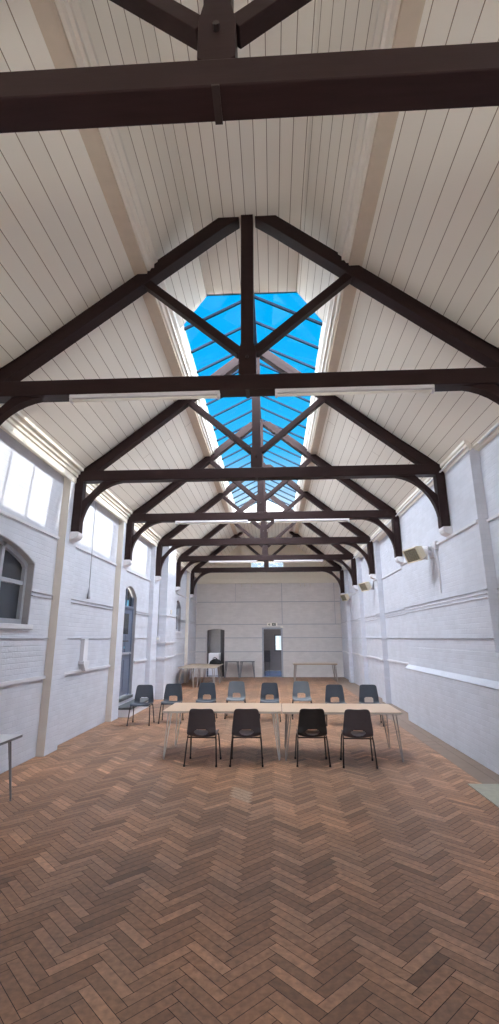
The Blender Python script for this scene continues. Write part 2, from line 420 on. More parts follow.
# ------------------------------------------------------------------ roof
S0, S1 = 6.15, 18.2                              # rooflight opening
def sheet(name, pts_in, pts_out, y0, y1, mat):
    """boarded sheet of cross section in->out, 40 mm thick outward"""
    (xa, za), (xb, zb) = pts_in, pts_out
    nx, nz = -(zb - za), (xb - xa); l = math.hypot(nx, nz); nx, nz = nx / l, nz / l
    if nz < 0: nx, nz = -nx, -nz
    t = .04
    mb = MB(); mb.prism([(xa, za), (xb, zb), (xb + nx * t, zb + nz * t), (xa + nx * t, za + nz * t)], rx, y0, y1)
    return mb.build(name, mat)
ceil = struct(thing('ceiling', None, None)); 
for sx in (-1, 1):
    sheet('boarded_slope', (sx * 3.6, slope_z(3.6)), (sx * 1.38, slope_z(1.38)), YB, YE, M['slope']).parent = ceil
    sheet('boarded_upper_slope', (sx * 1.12, 6.22), (sx * .70, 6.83), YB, S0, M['upper']).parent = ceil
    mb = MB(); mb.box(*sorted((sx * 1.22, sx * 1.42)), YB, YE, 6.0, 6.30); mb.build('purlin', M['tan'], ceil, bevel=.008)
    mb = MB(); mb.prism([(1.225, 6.04), (1.19, 6.04), (1.17, 6.08), (1.14, 6.08), (1.14, 6.14), (1.10, 6.17), (1.10, 6.24), (1.225, 6.24)], lambda a, b, d: (sx * a, d, b), YB, YE)
    mb.build('purlin_moulding', M['white'], ceil)
    mb = MB(); mb.box(*sorted((sx * 1.10, sx * 1.15)), S0, S1, 6.2, 6.5); mb.build('rooflight_reveal', M['white'], ceil)
sheet('boarded_flat', (-.70, 6.83), (.70, 6.83), YB, S0, M['flat']).parent = ceil
sheet('boarded_flat', (-1.25, 6.12), (1.25, 6.12), S1, YE, M['flat']).parent = ceil
# closing faces of the rooflight well
mb = MB(); mb.prism([(-1.15, 6.12), (1.15, 6.12), (1.15, 6.5), (0, 7.09), (-1.15, 6.5)], rx, S1, S1 + .05); mb.build('rooflight_end_boarding', M['gable'], ceil)
mb = MB(); mb.prism([(-1.12, 6.22), (-.70, 6.83), (.70, 6.83), (1.12, 6.22), (1.15, 6.4), (1.15, 6.9), (.4, 7.2), (-.4, 7.2), (-1.15, 6.9), (-1.15, 6.4)], rx, S0 - .03, S0)
mb.build('rooflight_end_trim', M['white'], ceil)
EZ, RZ = 6.50, 7.08
sky_l = struct(thing('window_1', None, None, (0, 0, 0)))
for sx in (-1, 1):
    mb = MB(); mb.add([(sx * 1.16, S0 - .05, EZ - .01), (sx * 1.16, S1 + .05, EZ - .01), (0, S1 + .05, RZ + .01), (0, S0 - .05, RZ + .01)], [(0, 1, 2, 3)])
    mb.build('pane', M['glass'], sky_l)
    b0 = None
    k = 0
    y = S0 + .33
    while y < S1:
        if b0 is None:
            mb = MB(); dx, dz = 1.13, RZ - EZ
            mb.prism([(1.13, EZ - .04), (0.02, RZ - .04), (0.02, RZ), (1.13, EZ)], lambda a, b, d: (sx * a, d, b), -.02, .02)
            b0 = mb.build('glazing_bar', M['bar'], sky_l); b0.location = (0, y, 0)
        else: dup(b0, (0, y, 0), parent=sky_l)
        y += .635
mb = MB(); mb.box(-.03, .03, S0, S1, RZ - .09, RZ + .03); mb.build('ridge_bar', M['bar'], sky_l)
for sx in (-1, 1):
    mb = MB(); mb.box(*sorted((sx * 1.10, sx * 1.16)), S0, S1, EZ - .05, EZ + .02); mb.build('eaves_bar', M['white'], sky_l)
w3 = MB(); w3.box(GW[0], GW[1], YE + .06, YE + .07, GW[2], GW[3]); w3 = struct(w3.build('window_2', M['glass']))
mb = MB()
for a, b in ((GW[0], GW[0] + .03), (-.02, .04), (GW[1] - .03, GW[1])): mb.box(a, b, YE + .04, YE + .09, GW[2], GW[3])
mb.build('window_frame', M['white'], w3)

# ------------------------------------------------------------------ roof trusses
def truss_parts(root, ztop=6.83, king_top=6.83, xmin=.36):
    T = M['timber']; fy = lambda a, b, d: (a, d, b)
    mb = MB(); mb.box(-3.19, 3.19, 0, TH, TIE0, TIE1); mb.build('tie_beam', T, root, bevel=.008)
    mb = MB()
    mb.prism([(-.075, TIE1), (-.10, TIE1 + .02), (-.10, TIE1 + .30), (-.075, TIE1 + .42), (-.075, king_top), (.075, king_top), (.075, TIE1 + .42), (.10, TIE1 + .30), (.10, TIE1 + .02), (.075, TIE1)], fy, .005, TH - .005)
    kp = mb.build('king_post', T, root, bevel=.005)
    mb = MB(); mb.box(-.02, .02, -.006, TH + .006, TIE0 - .01, TIE0); mb.build('iron_strap', M['steel'], kp)
    mb = MB(); mb.cyl((0, -.025, TIE1 + .22), (0, .01, TIE1 + .22), .018, 8); mb.build('bolt', M['steel'], kp)
    rd = .215                                    # vertical depth of a rafter
    for sx in (-1, 1):
        fx = lambda a, b, d: (sx * a, d, b)
        xt = 1.2 - (ztop - 6.12) / RS; xt = max(xt, xmin) if ztop > 6.5 else xt
        zt = raf(xt)
        if ztop > 6.5: xe = .10 if xmin > .3 else .075; poly = [(3.12, TIE1), (3.12, raf(3.12)), (xt, zt), (xe, zt), (xe, min(zt - .02, raf(xe) - rd))] + ([(.30, raf(.30) - rd)] if xmin > .3 else []) + [(2.84, TIE1)]
        else: poly = [(3.12, TIE1), (3.12, raf(3.12)), (xt, zt), (xt - .22, zt), (xt - .22, zt - .05), (xt - .02, raf(xt - .02) - rd), (2.84, TIE1)]
        mb = MB(); mb.prism(poly, fx, .008, TH - .008); mb.build('principal_rafter', T, root, bevel=.006)
        a, b = Vector((.085, 4.90)), Vector((1.26, 5.93)); t = (b - a).normalized(); nn = Vector((-t.y, t.x)) * .05
        mb = MB(); mb.prism([tuple(a - nn), tuple(b - nn + t * .02), tuple(b + nn), tuple(a + nn)], fx, .035, TH - .035); mb.build('strut', T, root, bevel=.005)
        mb = MB(); mb.prism([(3.205, 3.47), (3.205, TIE1), (3.06, TIE1), (3.06, 3.47)], fx, .004, TH - .004); mb.build('wall_post', T, root, bevel=.008)
        # curved brace between post foot and tie beam
        outer = []; inner = []
        for i in range(13):
            q = PI / 2 * i / 12
            inner.append((2.26 + .80 * math.cos(q) ** .95 if q < PI / 2 - 1e-6 else 2.26, 3.54 + (TIE0 - 3.54) * math.sin(q)))
        poly = inner + [(2.72, TIE0), (3.06, 4.02)]
        mb = MB(); mb.prism(poly, fx, .03, TH - .03); mb.build('curved_brace', T, root, bevel=.005)
tl = ['nearest dark timber roof truss, crossing close overhead',
      'second roof truss from the front, two strip lights under its tie beam, before the rooflight',
      'third roof truss from the front, landing on a plain left pilaster beside the arched window',
      'fourth roof truss from the front, landing just before the blue door on the left',
      'fifth roof truss from the front, landing against the stepped left chimney breast',
      'sixth roof truss from the front, last but one before the far wall',
      'farthest dark roof truss, cut off under the low flat ceiling by the far wall']
t0 = t2 = None
for i, y in enumerate(TY):
    if i == 6:
        r = thing('roof_truss', tl[i], 'roof truss', (0, y, 0), 0, 'king post roof trusses'); truss_parts(r, 6.10, 6.10)
    elif t0 is None:
        t0 = thing('roof_truss', tl[0], 'roof truss', (0, y, 0), 0, 'king post roof trusses'); truss_parts(t0)
    elif i == 1: dup(t0, (0, y, 0), label=tl[i])
    elif t2 is None:
        t2 = thing('roof_truss', tl[i], 'roof truss', (0, y, 0), 0, 'king post roof trusses'); truss_parts(t2, 6.90, 6.96, .24)
    else: dup(t2, (0, y, 0), label=tl[i])

# strip lights under the tie beams
def strip_light(label, x0, x1, y):
    r = thing('strip_light', label, 'ceiling light', ((x0 + x1) / 2, y, TIE0), 0, 'strip lights under the tie beams')
    h = (x1 - x0) / 2
    mb = MB(); mb.box(-h, h, -.03, .05, -.045, 0); mb.build('housing', M['lamp'], r, bevel=.006)
    mb = MB(); mb.tube([(-h + .03, .01, -.062), (h - .03, .01, -.062)], .017, 10); mb.build('tube', M['white'], r, smooth=True)
    for s in (-1, 1):
        mb = MB(); mb.box(s * h - .03 * (s > 0) , s * h + .03 * (s < 0), -.02, .04, -.08, -.04); mb.build('end_cap', M['lamp'], r, bevel=.004)
for k, nm in ((1, 'second'), (3, 'fourth'), (5, 'sixth')):
    strip_light('long pale strip light under the left half of the %s roof truss' % nm, -2.03, -.31, TY[k] + .03)
    strip_light('long pale strip light under the right half of the %s roof truss' % nm, .31, 2.06, TY[k] + .03)

# ------------------------------------------------------------------ left window, far window, blue door
def arched_window(name, W, mull, mat):
    a, b, s, sp, r = W
    x = XL - .13
    def ring(o, d0, d1):
        A = [(a + o, s + o)] + [(max(a + o, min(b - o, p)), q - o) for p, q in arch(a, b, sp, r, 16)] + [(b - o, s + o)]
        return A
    o1, o2 = ring(.0, 0, 0), ring(.075, 0, 0); n = len(o1)
    mb = MB(); vs = []; fs = []
    for xx in (x - .06, x + .03):
        vs += [(xx, p, q) for p, q in o1]; vs += [(xx, p, q) for p, q in o2]
    for i in range(n):
        j = (i + 1) % n
        fs += [(i, j, n + j, n + i), (2 * n + i, 2 * n + j, 3 * n + j, 3 * n + i), (n + i, n + j, 3 * n + j, 3 * n + i), (i, j, 2 * n + j, 2 * n + i)]
    mb.add(vs, fs)
    root = struct(mb.build(name, mat))
    mb = MB(); mb.prism(o2, lambda p, q, d: (d, p, q), x - .035, x - .025); mb.build('pane', M['darkglass'], root)
    mb = MB(); zm = s + (sp - s) * .66; mb.box(x - .045, x + .015, a + .05, b - .05, zm - .03, zm + .03)
    for y in mull: mb.box(x - .05, x + .03, y - .035, y + .035, s + .05, sp + r - .03)
    mb.build('glazing_bars', mat, root, bevel=.006)
    mb = MB(); mb.box(XL - .2, XL + .05, a - .06, b + .06, s - .07, s); mb.build('window_sill', M['rail'], root, bevel=.008)
    return root
arched_window('window_3', WIN, [5.42, 6.2], M['greypaint'])
arched_window('window_4', WIN2, [(WIN2[0] + WIN2[1]) / 2], M['greypaint'])
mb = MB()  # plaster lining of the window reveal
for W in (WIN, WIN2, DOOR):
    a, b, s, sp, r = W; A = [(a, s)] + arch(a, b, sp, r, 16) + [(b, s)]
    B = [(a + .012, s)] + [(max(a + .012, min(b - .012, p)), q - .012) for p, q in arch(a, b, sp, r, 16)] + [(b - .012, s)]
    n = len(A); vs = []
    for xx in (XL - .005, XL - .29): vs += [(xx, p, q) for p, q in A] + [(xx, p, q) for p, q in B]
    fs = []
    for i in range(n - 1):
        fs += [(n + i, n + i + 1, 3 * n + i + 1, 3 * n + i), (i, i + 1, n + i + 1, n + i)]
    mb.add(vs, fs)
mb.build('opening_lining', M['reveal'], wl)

a, b, s, sp, r = DOOR; xd = XL - .13
dr = struct(thing('door_1', None, None, (0, 0, 0)))
zt = 2.42
mb = MB(); mb.box(xd, xd + .045, a + .06, b - .06, s + .03, zt); leaf = mb.build('door_leaf', M['bluedoor'], dr, bevel=.004)
mb = MB()
ym = (a + b) / 2
for (y0, y1, z0, z1) in ((a + .14, ym - .05, s + .12, s + .85), (ym + .05, b - .14, s + .12, s + .85), (a + .14, ym - .05, s + 1.0, s + 1.45), (ym + .05, b - .14, s + 1.0, s + 1.45)):
    mb.box(xd + .04, xd + .055, y0, y1, z0, z1); 
mb.build('panel', M['bluedoor'], leaf, bevel=.006)
mb = MB(); mb.box(xd + .035, xd + .052, ym - .20, ym + .25, zt - .62, zt - .12); mb.build('glazing', M['darkglass'], leaf)
mb = MB(); mb.box(xd + .045, xd + .06, a + .30, b - .30, s + 1.28, s + 1.31); mb.build('letter_plate', M['steel'], leaf)
mb = MB(); mb.tube([(xd + .04, b - .15, s + 1.0), (xd + .10, b - .15, s + 1.0), (xd + .10, b - .28, s + 1.0)], .012, 8); mb.build('handle', M['cond'], leaf, smooth=True)
mb = MB(); mb.box(xd + .045, xd + .085, a + .10, b - .10, s + .98, s + 1.03); mb.build('push_bar', M['cond'], leaf, bevel=.004)
mb = MB(); mb.box(xd + .046, xd + .05, ym - .12, ym + .12, s + 1.12, s + 1.17); mb.build('sticker', M['cyan'], leaf)
mb = MB(); mb.box(xd - .02, xd + .06, a + .013, a + .06, s, sp + .02); mb.box(xd - .02, xd + .06, b - .06, b - .013, s, sp + .02); mb.box(xd - .02, xd + .065, a + .06, b - .06, zt, zt + .07); mb.build('door_frame', M['bluedoor'], dr, bevel=.004)
A = [(a + .05, zt + .07)] + [(max(a + .05, min(b - .05, p)), q - .04) for p, q in arch(a, b, sp, r, 14)] + [(b - .05, zt + .07)]
mb = MB(); mb.prism(A, lambda p, q, d: (d, p, q), xd, xd + .012); mb.build('transom_pane', M['darkglass'], dr)
mb = MB(); mb.box(xd + .013, xd + .02, a + .12, b - .35, zt + .08, zt + .22); mb.build('exit_sticker', M['cyan'], dr)
mb = MB(); mb.box(xd + .0, xd + .05, ym - .02, ym + .02, zt + .07, sp + r - .05); mb.build('transom_bar', M['bluedoor'], dr)
mb = MB(); mb.box(XL - .3, XL + .03, a - .02, b + .02, s - .06, s + .005); mb.build('threshold', M['stone'], dr, bevel=.006)

st = thing('door_step', 'white step with a dark stone top below the blue door', 'step', (0, 0, 0))
mb = MB(); mb.box(XL + .005, -2.98, 11.15, 12.9, 0, .16); mb.build('riser', M['plaster'], st, bevel=.008)
mb = MB(); mb.box(XL + .005, -2.95, 11.12, 12.93, .16, .205); mb.build('tread', M['stone'], st, bevel=.006)

# fixtures on the left wall
pc = thing('pull_cord', 'thin pull cord with a grey toggle hanging down the left wall', 'pull cord', (XL + .04, 8.98, 0))
mb = MB(); mb.tube([(0, -.02, 4.35), (0, 0, 3.4), (0, .02, 2.62)], .008, 6); mb.build('cord', M['cond'], pc)
mb = MB(); mb.tube([(0, .02, 2.64), (0, .02, 2.58), (0, .02, 2.50), (0, .02, 2.44)], .014, 10, r1=.034); mb.build('toggle', M['cond'], pc, smooth=True)
vd = thing('wall_duct', 'short white vertical duct with a pointed end, on the left wall', 'duct', (XL, 9.0, 0))
mb = MB(); mb.box(0, .075, -.10, .10, 1.26, 1.70); mb.build('duct_body', M['plaster'], vd, bevel=.006)
mb = MB(); mb.prism([(-.14, 1.30), (.14, 1.30), (.14, 1.25), (.03, 1.12), (-.03, 1.12), (-.14, 1.25)], lambda p, q, d: (d, p, q), 0, .11); mb.build('outlet', M['rail'], vd, bevel=.006)
sw = thing('switch_box', 'small switch box ending a vertical conduit on the left chimney breast', 'switch', (-3.18, 14.28, 0))
mb = MB(); mb.tube([(0, 0, 3.3), (0, 0, 1.75)], .012, 8); mb.build('conduit', M['cond'], sw)
mb = MB(); mb.box(-.05, .07, -.05, .015, 1.62, 1.76); mb.build('box', M['rail'], sw, bevel=.008)
mb = MB(); mb.box(-.02, .05, -.06, -.05, 1.66, 1.72); mb.build('rocker', M['white'], sw)
wx = tag(MB().box(-2.955, -2.92, 14.86, 14.98, 2.42, 2.56).build('wall_sensor', M['white'], bevel=.01), 'small white box high on the left chimney breast', 'sensor')

# ------------------------------------------------------------------ heaters on the right wall
def heater(label, loc, rz, tilt, wallx, cond=True):
    r = thing('wall_heater', label, 'heater', loc, 0, 'cream infrared heaters on the right wall')
    R = Matrix.Rotation(rz, 4, 'Z') @ Matrix.Rotation(tilt, 4, 'X')
    def put(mb): mb.v = [tuple(R @ Vector(v)) for v in mb.v]; return mb
    # local: face looks to -Y, long axis X
    mb = MB(); w, h = .23, .135
    mb.prism([(-w, -h), (w, -h), (w, h), (-w, h)], lambda a, b, d: (a * (1 - .25 * max(0, d - .02) / .14), d, b * (1 - .35 * max(0, d - .02) / .14)), .0, .14)
    for q in ((-w, w, h - .025, h), (-w, w, -h, -h + .025), (-w, -w + .025, -h, h), (w - .025, w, -h, h)): mb.box(q[0], q[1], -.03, .0, q[2], q[3])
    put(mb).build('housing', M['heatcream'], r, bevel=.005)
    mb = MB(); mb.box(-w + .025, w - .025, -.012, -.002, -h + .025, h - .025)
    for i in range(7): mb.box(-w + .03 + i * .062, -w + .04 + i * .062, -.022, -.012, -h + .025, h - .025)
    put(mb).build('grille', M['heatdark'], r)
    p = R @ Vector((0, .13, 0)); dx = wallx - loc[0]
    mb = MB(); mb.tube([(p.x - .02, p.y, p.z), (p.x + .16, p.y - .06, p.z - .02)], .115, 16, r1=.135); mb.build('motor', M['rail'], r, smooth=False, bevel=.01)
    mb = MB(); mb.box(p.x + .14, dx + .005, p.y - .09, p.y - .03, p.z - .03, p.z + .03); mb.box(dx - .03, dx + .005, p.y - .14, p.y + .04, p.z - .12, p.z + .12); mb.build('bracket', M['rail'], r, bevel=.005)
    mb = MB(); mb.box(dx - .06, dx + .003, p.y - .42, p.y - .30, p.z - .02, p.z + .13)
    if cond: mb.tube([(dx - .02, p.y - .36, p.z), (dx - .02, p.y - .36, p.z - .78)], .012, 8)
    mb.build('supply_conduit', M['rail'], r)
heater('nearest cream infrared heater, between third and fourth truss on the right wall', (2.86, 8.80, 3.18), -1.30, .42, BX)
heater('middle cream infrared heater on the right wall, under the fifth truss', (3.04, 14.65, 3.2), -1.30, .42, XR)
heater('farthest cream infrared heater, on the right wall below the last truss', (3.1, 19.25, 3.25), -1.30, .42, XR)

# ------------------------------------------------------------------ tables
def hairpin(mb, x, y, ox, oy, ztop, r=.0085):
    """two rods from under the top meeting at a foot, foot offset (ox, oy) from the plate"""
    fx, fy = x + ox, y + oy
    ux, uy = (-oy, ox); l = math.hypot(ux, uy); ux, uy = ux / l * .05, uy / l * .05
    mb.tube([(x + ux, y + uy, ztop), (fx + ux * .22, fy + uy * .22, .03), (fx + ux * .1, fy + uy * .1, .008), (fx - ux * .1, fy - uy * .1, .008), (fx - ux * .22, fy - uy * .22, .03), (x - ux, y - uy, ztop)], r, 8)
def table(name, label, loc, lx, ly, h, top, edge, leg, rz=0, group=None, cornr=.05, thick=.028, inset=.10, rod=.0085):
    r = thing(name, label, 'table', loc, rz, group)
    def outline(o):
        pts = []
        for cx, cy, q0 in ((lx / 2, ly / 2, 0), (-lx / 2, ly / 2, 90), (-lx / 2, -ly / 2, 180), (lx / 2, -ly / 2, 270)):
            sx, sy = (1 if cx > 0 else -1), (1 if cy > 0 else -1)
            for k in range(5):
                q = math.radians(q0 + 90 * k / 4)
                pts.append((cx - sx * (cornr) + (cornr - o) * math.cos(q), cy - sy * cornr + (cornr - o) * math.sin(q)))
        return pts
    f = lambda a, b, d: (a, b, d)
    mb = MB(); mb.prism(outline(.004), f, h - .012, h); mb.build('tabletop', top, r)
    mb = MB(); mb.prism(outline(0), f, h - thick, h - .004); mb.build('edge_band', edge, r)
    for sx in (-1, 1):
        for sy in (-1, 1):
            mb = MB(); hairpin(mb, sx * (lx / 2 - inset), sy * (ly / 2 - inset), sx * .06, sy * .05, h - thick, rod)
            mb.box(*sorted((sx * (lx / 2 - inset) - .07, sx * (lx / 2 - inset) + .07)), sy * (ly / 2 - inset) - .06, sy * (ly / 2 - inset) + .06, h - thick - .006, h - thick + .002)
            mb.build('leg', leg, r, smooth=False)
    return r
H = .66
table('meeting_table', 'left of the two pale beech meeting tables, on white hairpin legs', (-.53, 7.87, 0), 1.76, .94, H, M['beech'], M['palegedge'], M['whiteleg'], -.01, 'pale meeting tables pushed end to end')
table('meeting_table', 'right of the two pale beech meeting tables, its far end legs duller', (1.225, 7.82, 0), 1.72, .94, H, M['beech'], M['palegedge'], M['brownleg'], -.01, 'pale meeting tables pushed end to end')
table('side_table', 'pale grey topped table on grey hairpin legs by the left wall', (-2.89, 4.86, 0), .60, 1.58, H, M['greytop'], M['edge'], M['greyleg'], 0, None, .02)
table('folding_table', 'pale table beside the left wall past the chimney breast', (-2.885, 18.45, 0), .62, 1.75, .68, M['beech2'], M['palegedge'], M['brownleg'], 0, 'pale tables grouped by the far left corner', rod=.014)
table('folding_table', 'pale table standing in front of the far left doorway', (-2.18, 18.45, 0), .70, 1.75, .68, M['beech2'], M['palegedge'], M['brownleg'], 0, 'pale tables grouped by the far left corner', rod=.014)
table('folding_table', 'pale table crosswise behind two others in the far left corner', (-2.50, 19.85, 0), 1.35, .85, .68, M['beech2'], M['palegedge'], M['brownleg'], 0, 'pale tables grouped by the far left corner', rod=.014)
table('small_table', 'small grey table against the far wall, next to the left doorway', (-1.605, 21.9, 0), .63, .40, .70, M['greyplastic'], M['edge'], M['greyleg'], 0, 'small grey tables against the far wall', .02, .028, .06, .013)
table('small_table', 'small grey table against the far wall, next to the doorway under the exit sign', (-.925, 21.9, 0), .63, .40, .70, M['greyplastic'], M['edge'], M['greyleg'], 0, 'small grey tables against the far wall', .02, .028, .06, .013)
table('long_table', 'long pale table alone by the far wall, right of the exit doorway', (1.93, 20.45, 0), 1.78, .85, .69, M['beech2'], M['beech2'], M['brownleg'], 0, None, .05, .05, rod=.016)

bag = thing('black_bag', 'black bag slumped on a pale table before the far left doorway', 'bag', (-2.12, 19.95, .68))
mb = MB()
rows = []
for j in range(8):
    t = j / 7; z = .19 * t; rr = .22 * (1 - t ** 2.2) ** .5 + .012
    rows.append([(rr * 1.05 * math.cos(2 * PI * k / 18) * (1 + .10 * math.sin(3 * k + j)), rr * .55 * math.sin(2 * PI * k / 18) * (1 + .08 * math.cos(2 * k + j)), z * (1 + .15 * math.sin(k * .7))) for k in range(18)])
vs = [p for r_ in rows for p in r_]; fs = [(j * 18 + k, j * 18 + (k + 1) % 18, (j + 1) * 18 + (k + 1) % 18, (j + 1) * 18 + k) for j in range(7) for k in range(18)]
fs += [tuple(range(17, -1, -1)), tuple(range(126, 144))]
mb.add(vs, fs); mb.build('bag_body', M['black'], bag, smooth=True)
mb = MB(); mb.tube([(-.12, 0, .15), (-.11, .02, .22), (-.03, .03, .26), (.05, .01, .22), (.05, 0, .16)], .014, 8); mb.build('strap', M['black'], bag, smooth=True)

# ------------------------------------------------------------------ chairs
def interp(pts, t):
    n = len(pts) - 1; f = t * n; i = min(int(f), n - 1); u = f - i
    p0, p1, p2, p3 = pts[max(i - 1, 0)], pts[i], pts[i + 1], pts[min(i + 2, n)]
    return tuple(.5 * ((2 * b) + (c - a) * u + (2 * a - 5 * b + 4 * c - d) * u * u + (3 * b - a - 3 * c + d) * u ** 3) for a, b, c, d in zip(p0, p1, p2, p3))
PROF = [(.215, .372, .185), (.20, .392, .195), (.12, .402, .203), (.0, .392, .205), (-.10, .382, .205), (-.155, .388, .205), (-.190, .425, .203), (-.205, .50, .198), (-.215, .58, .188), (-.225, .66, .178), (-.234, .722, .170), (-.238, .747, .150)]
NV, NU = 84, 36
def shell(hole_w, hole_round):
    mb = MB(); vs = []
    for j in range(NV + 1):
        y, z, w = interp(PROF, j / NV)
        back = min(1, max(0, (z - .40) / .1)) if y < -.1 else 0
        for i in range(NU + 1):
            u = 2 * i / NU - 1
            e = abs(u) ** 4
            zz = z + (.030 * abs(u) ** 2.4 - .018) * (1 - back) * min(1, (.215 - y) / .10 + .2); yy = y + .035 * u * u * back
            if back == 1 and z > .69: zz -= .016 * abs(u) ** 6 ; zz -= .008 * (1 - u * u) * (z - .69) / .055
            vs.append((u * w, yy, zz))
    fs = []
    for j in range(NV):
        for i in range(NU):
            u = (2 * i + 1) / NU - 1
            y, z, w = interp(PROF, (j + .5) / NV); x = u * w
            if hole_round:
                if y < -.15 and (x / .098) ** 2 + ((z - .443) / .036) ** 2 < 1: continue
            elif y < -.15 and .405 < z < .495:
                if abs(x) < hole_w * (1 - max(0, (z - .47) / .025) ** 2 * .35): continue
            fs.append((j * (NU + 1) + i, j * (NU + 1) + i + 1, (j + 1) * (NU + 1) + i + 1, (j + 1) * (NU + 1) + i))
    mb.add(vs, fs); return mb
def chair(label, mat, round_hole, group):
    r = thing('stacking_chair', label, 'chair', (0, 0, 0), 0, group)
    mb = shell(.088, round_hole); mb.build('seat_shell', mat, r, smooth=True, solid=.009)
    for sx in (-1, 1):
        for sy, nm in ((-1, 'rear'), (1, 'front')):
            mb = MB(); top = (sx * .195, sy * .12 - .01, .375); 
            mb.tube([(sx * .195, 0, .378), (sx * .196, sy * .08 - .01, .378), (sx * .199, sy * .125 - .005, .362), (sx * .205, sy * .15, .30), (sx * .222, sy * .215, .015)], .0105, 8)
            lg = mb.build('leg', M['steel'], r, smooth=True)
            mb = MB(); mb.cyl((sx * .2222, sy * .2155, .03), (sx * .2225, sy * .217, 0), .014, 8); mb.build('rubber_foot', M['blackplastic'], lg)
    mb = MB(); mb.tube([(-.198, -.13, .352), (.198, -.13, .352)], .009, 8); mb.build('crossbar', M['steel'], r)
    mb = MB(); mb.tube([(-.198, .11, .36), (.198, .11, .36)], .009, 8); mb.build('crossbar', M['steel'], r)
    return r
G1 = 'dark chairs on the near side of the tables'; G2 = 'chairs behind the meeting tables'
c0 = chair('charcoal chair on the near side of the left meeting table, at its outer end', M['charcoal'], True, G1)
c0.location = (-.775, 7.285, 0); c0.rotation_euler = (0, 0, -.03)
dup(c0, (-.155, 7.30, 0), .03, 'charcoal chair on the near side of the left meeting table, beside the table joint')
k = dup(c0, (.765, 7.33, 0), .02, 'blackest chair, near side of the right meeting table, beside the table joint'); remat(k, M['charcoal'], M['blackplastic'])
k = dup(c0, (1.40, 7.28, 0), -.05, 'charcoal chair on the near side of the right meeting table, at its outer end')
cb_ = chair('blue-grey chair standing alone beside the white door step', M['navy'], False, G2)
cb_.location = (-2.50, 10.33, 0); cb_.rotation_euler = (0, 0, PI + .02)
pts = [(-1.93, 10.60, .05, 'blue-grey chair behind the left end of the meeting tables, beside the chimney breast', 'n'),
       (-1.235, 10.85, .03, 'blue-grey chair behind the left meeting table, left of a lighter grey chair', 'n'),
       (-.61, 11.2, 0, 'lighter grey chair behind the middle of the left meeting table', 'g'),
       (.145, 10.87, 0, 'blue-grey chair behind the table joint, between two lighter grey chairs', 'n'),
       (.86, 11.2, 0, 'lighter grey chair behind the middle of the right meeting table', 'g'),
       (1.51, 10.43, -.02, 'blue-grey chair behind the right table, second from the right wall', 'n'),
       (2.2, 10.43, -.10, 'blue-grey chair behind the right table end, nearest the right wall', 'n')]
cg = None
for x, y, rz, lab, kd in pts:
    if kd == 'n': dup(cb_, (x, y, 0), PI + rz, lab)
    elif cg is None:
        cg = chair(lab, M['greyplastic'], False, G2); cg.location = (x, y, 0); cg.rotation_euler = (0, 0, PI + rz)
    else: dup(cg, (x, y, 0), PI + rz, lab)

# floor mat at the right
mt = tag(MB().box(2.53, 3.03, 4.2, 6.37, .002, .016).build('floor_mat', M['mat'], bevel=.004), 'pale greenish mat lying on the floor along the right wall', 'mat')

# exit sign over the far doorway
ex = thing('exit_sign', 'white exit sign with a running figure over the far doorway', 'sign', (.20, YE - .012, 2.295))
mb = MB(); mb.box(-.24, .24, -.012, .010, -.075, .075); mb.build('sign_plate', M['white'], ex, bevel=.003)
mb = MB(); mb.box(.0, .16, -.016, -.012, -.06, .06); mb.build('pictogram_field', M['signdark'], ex)
mb = MB()
def bar(p, q, w): 
    p, q = Vector(p), Vector(q); t = (q - p).normalized(); n = Vector((-t.y, t.x)) * w / 2
    mb.prism([tuple(p - n), tuple(q - n), tuple(q + n), tuple(p + n)], lambda a, b, d: (a, d, b), -.019, -.016)
mb.cyl((.085, -.019, .040), (.085, -.016, .040), .013, 10)
bar((.082, .025), (.075, -.012), .024); bar((.075, -.008), (.105, -.03), .014); bar((.105, -.03), (.10, -.052), .012); bar((.075, -.008), (.05, -.035), .014); bar((.05, -.035), (.03, -.035), .012); bar((.08, .02), (.11, .005), .01); bar((.08, .02), (.05, .005), .01)
mb.build('running_figure', M['white'], ex)
mb = MB(); bar((-.13, -.05), (-.13, .05), .02); bar((-.10, .0), (-.165, .0), .018); bar((-.15, -.02), (-.17, .0), .014); bar((-.15, .02), (-.17, .0), .014); mb.build('arrow', M['signdark'], ex)

# ------------------------------------------------------------------ rooms beyond the far doorways
mb = MB()
y0, y1 = YE + .24, 26.5
mb.box(-3.4, 3.0, y0, y1, -.10, -.002); struct(mb.build('floor_far_room', M['bluefloor']))
mb = MB(); RW = (.30, 2.6, 1.0, 1.87, 0)
side_wall(mb, 0, -3.4, 3.0, 0, 2.7, [RW], .2, lambda x, z, d: (x, y1 + d, z))
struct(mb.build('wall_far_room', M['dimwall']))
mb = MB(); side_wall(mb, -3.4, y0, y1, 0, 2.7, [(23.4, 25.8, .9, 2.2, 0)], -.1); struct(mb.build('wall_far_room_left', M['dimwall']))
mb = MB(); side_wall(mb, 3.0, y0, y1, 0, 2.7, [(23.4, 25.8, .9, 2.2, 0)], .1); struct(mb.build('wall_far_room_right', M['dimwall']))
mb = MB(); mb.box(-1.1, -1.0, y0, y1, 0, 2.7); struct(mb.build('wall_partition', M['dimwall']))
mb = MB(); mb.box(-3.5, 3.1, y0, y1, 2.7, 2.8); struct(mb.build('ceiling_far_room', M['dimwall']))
w5 = MB(); w5.box(RW[0], RW[1], y1 + .08, y1 + .09, RW[2], RW[3]); w5 = struct(w5.build('window_5', M['glass']))
mb = MB()
for a, b, c, d in ((RW[0], RW[0] + .06, RW[2], RW[3]), (RW[1] - .06, RW[1], RW[2], RW[3]), (RW[0], RW[1], RW[2], RW[2] + .06), (RW[0], RW[1], RW[3] - .06, RW[3])): mb.box(a, b, y1 + .05, y1 + .12, c, d)
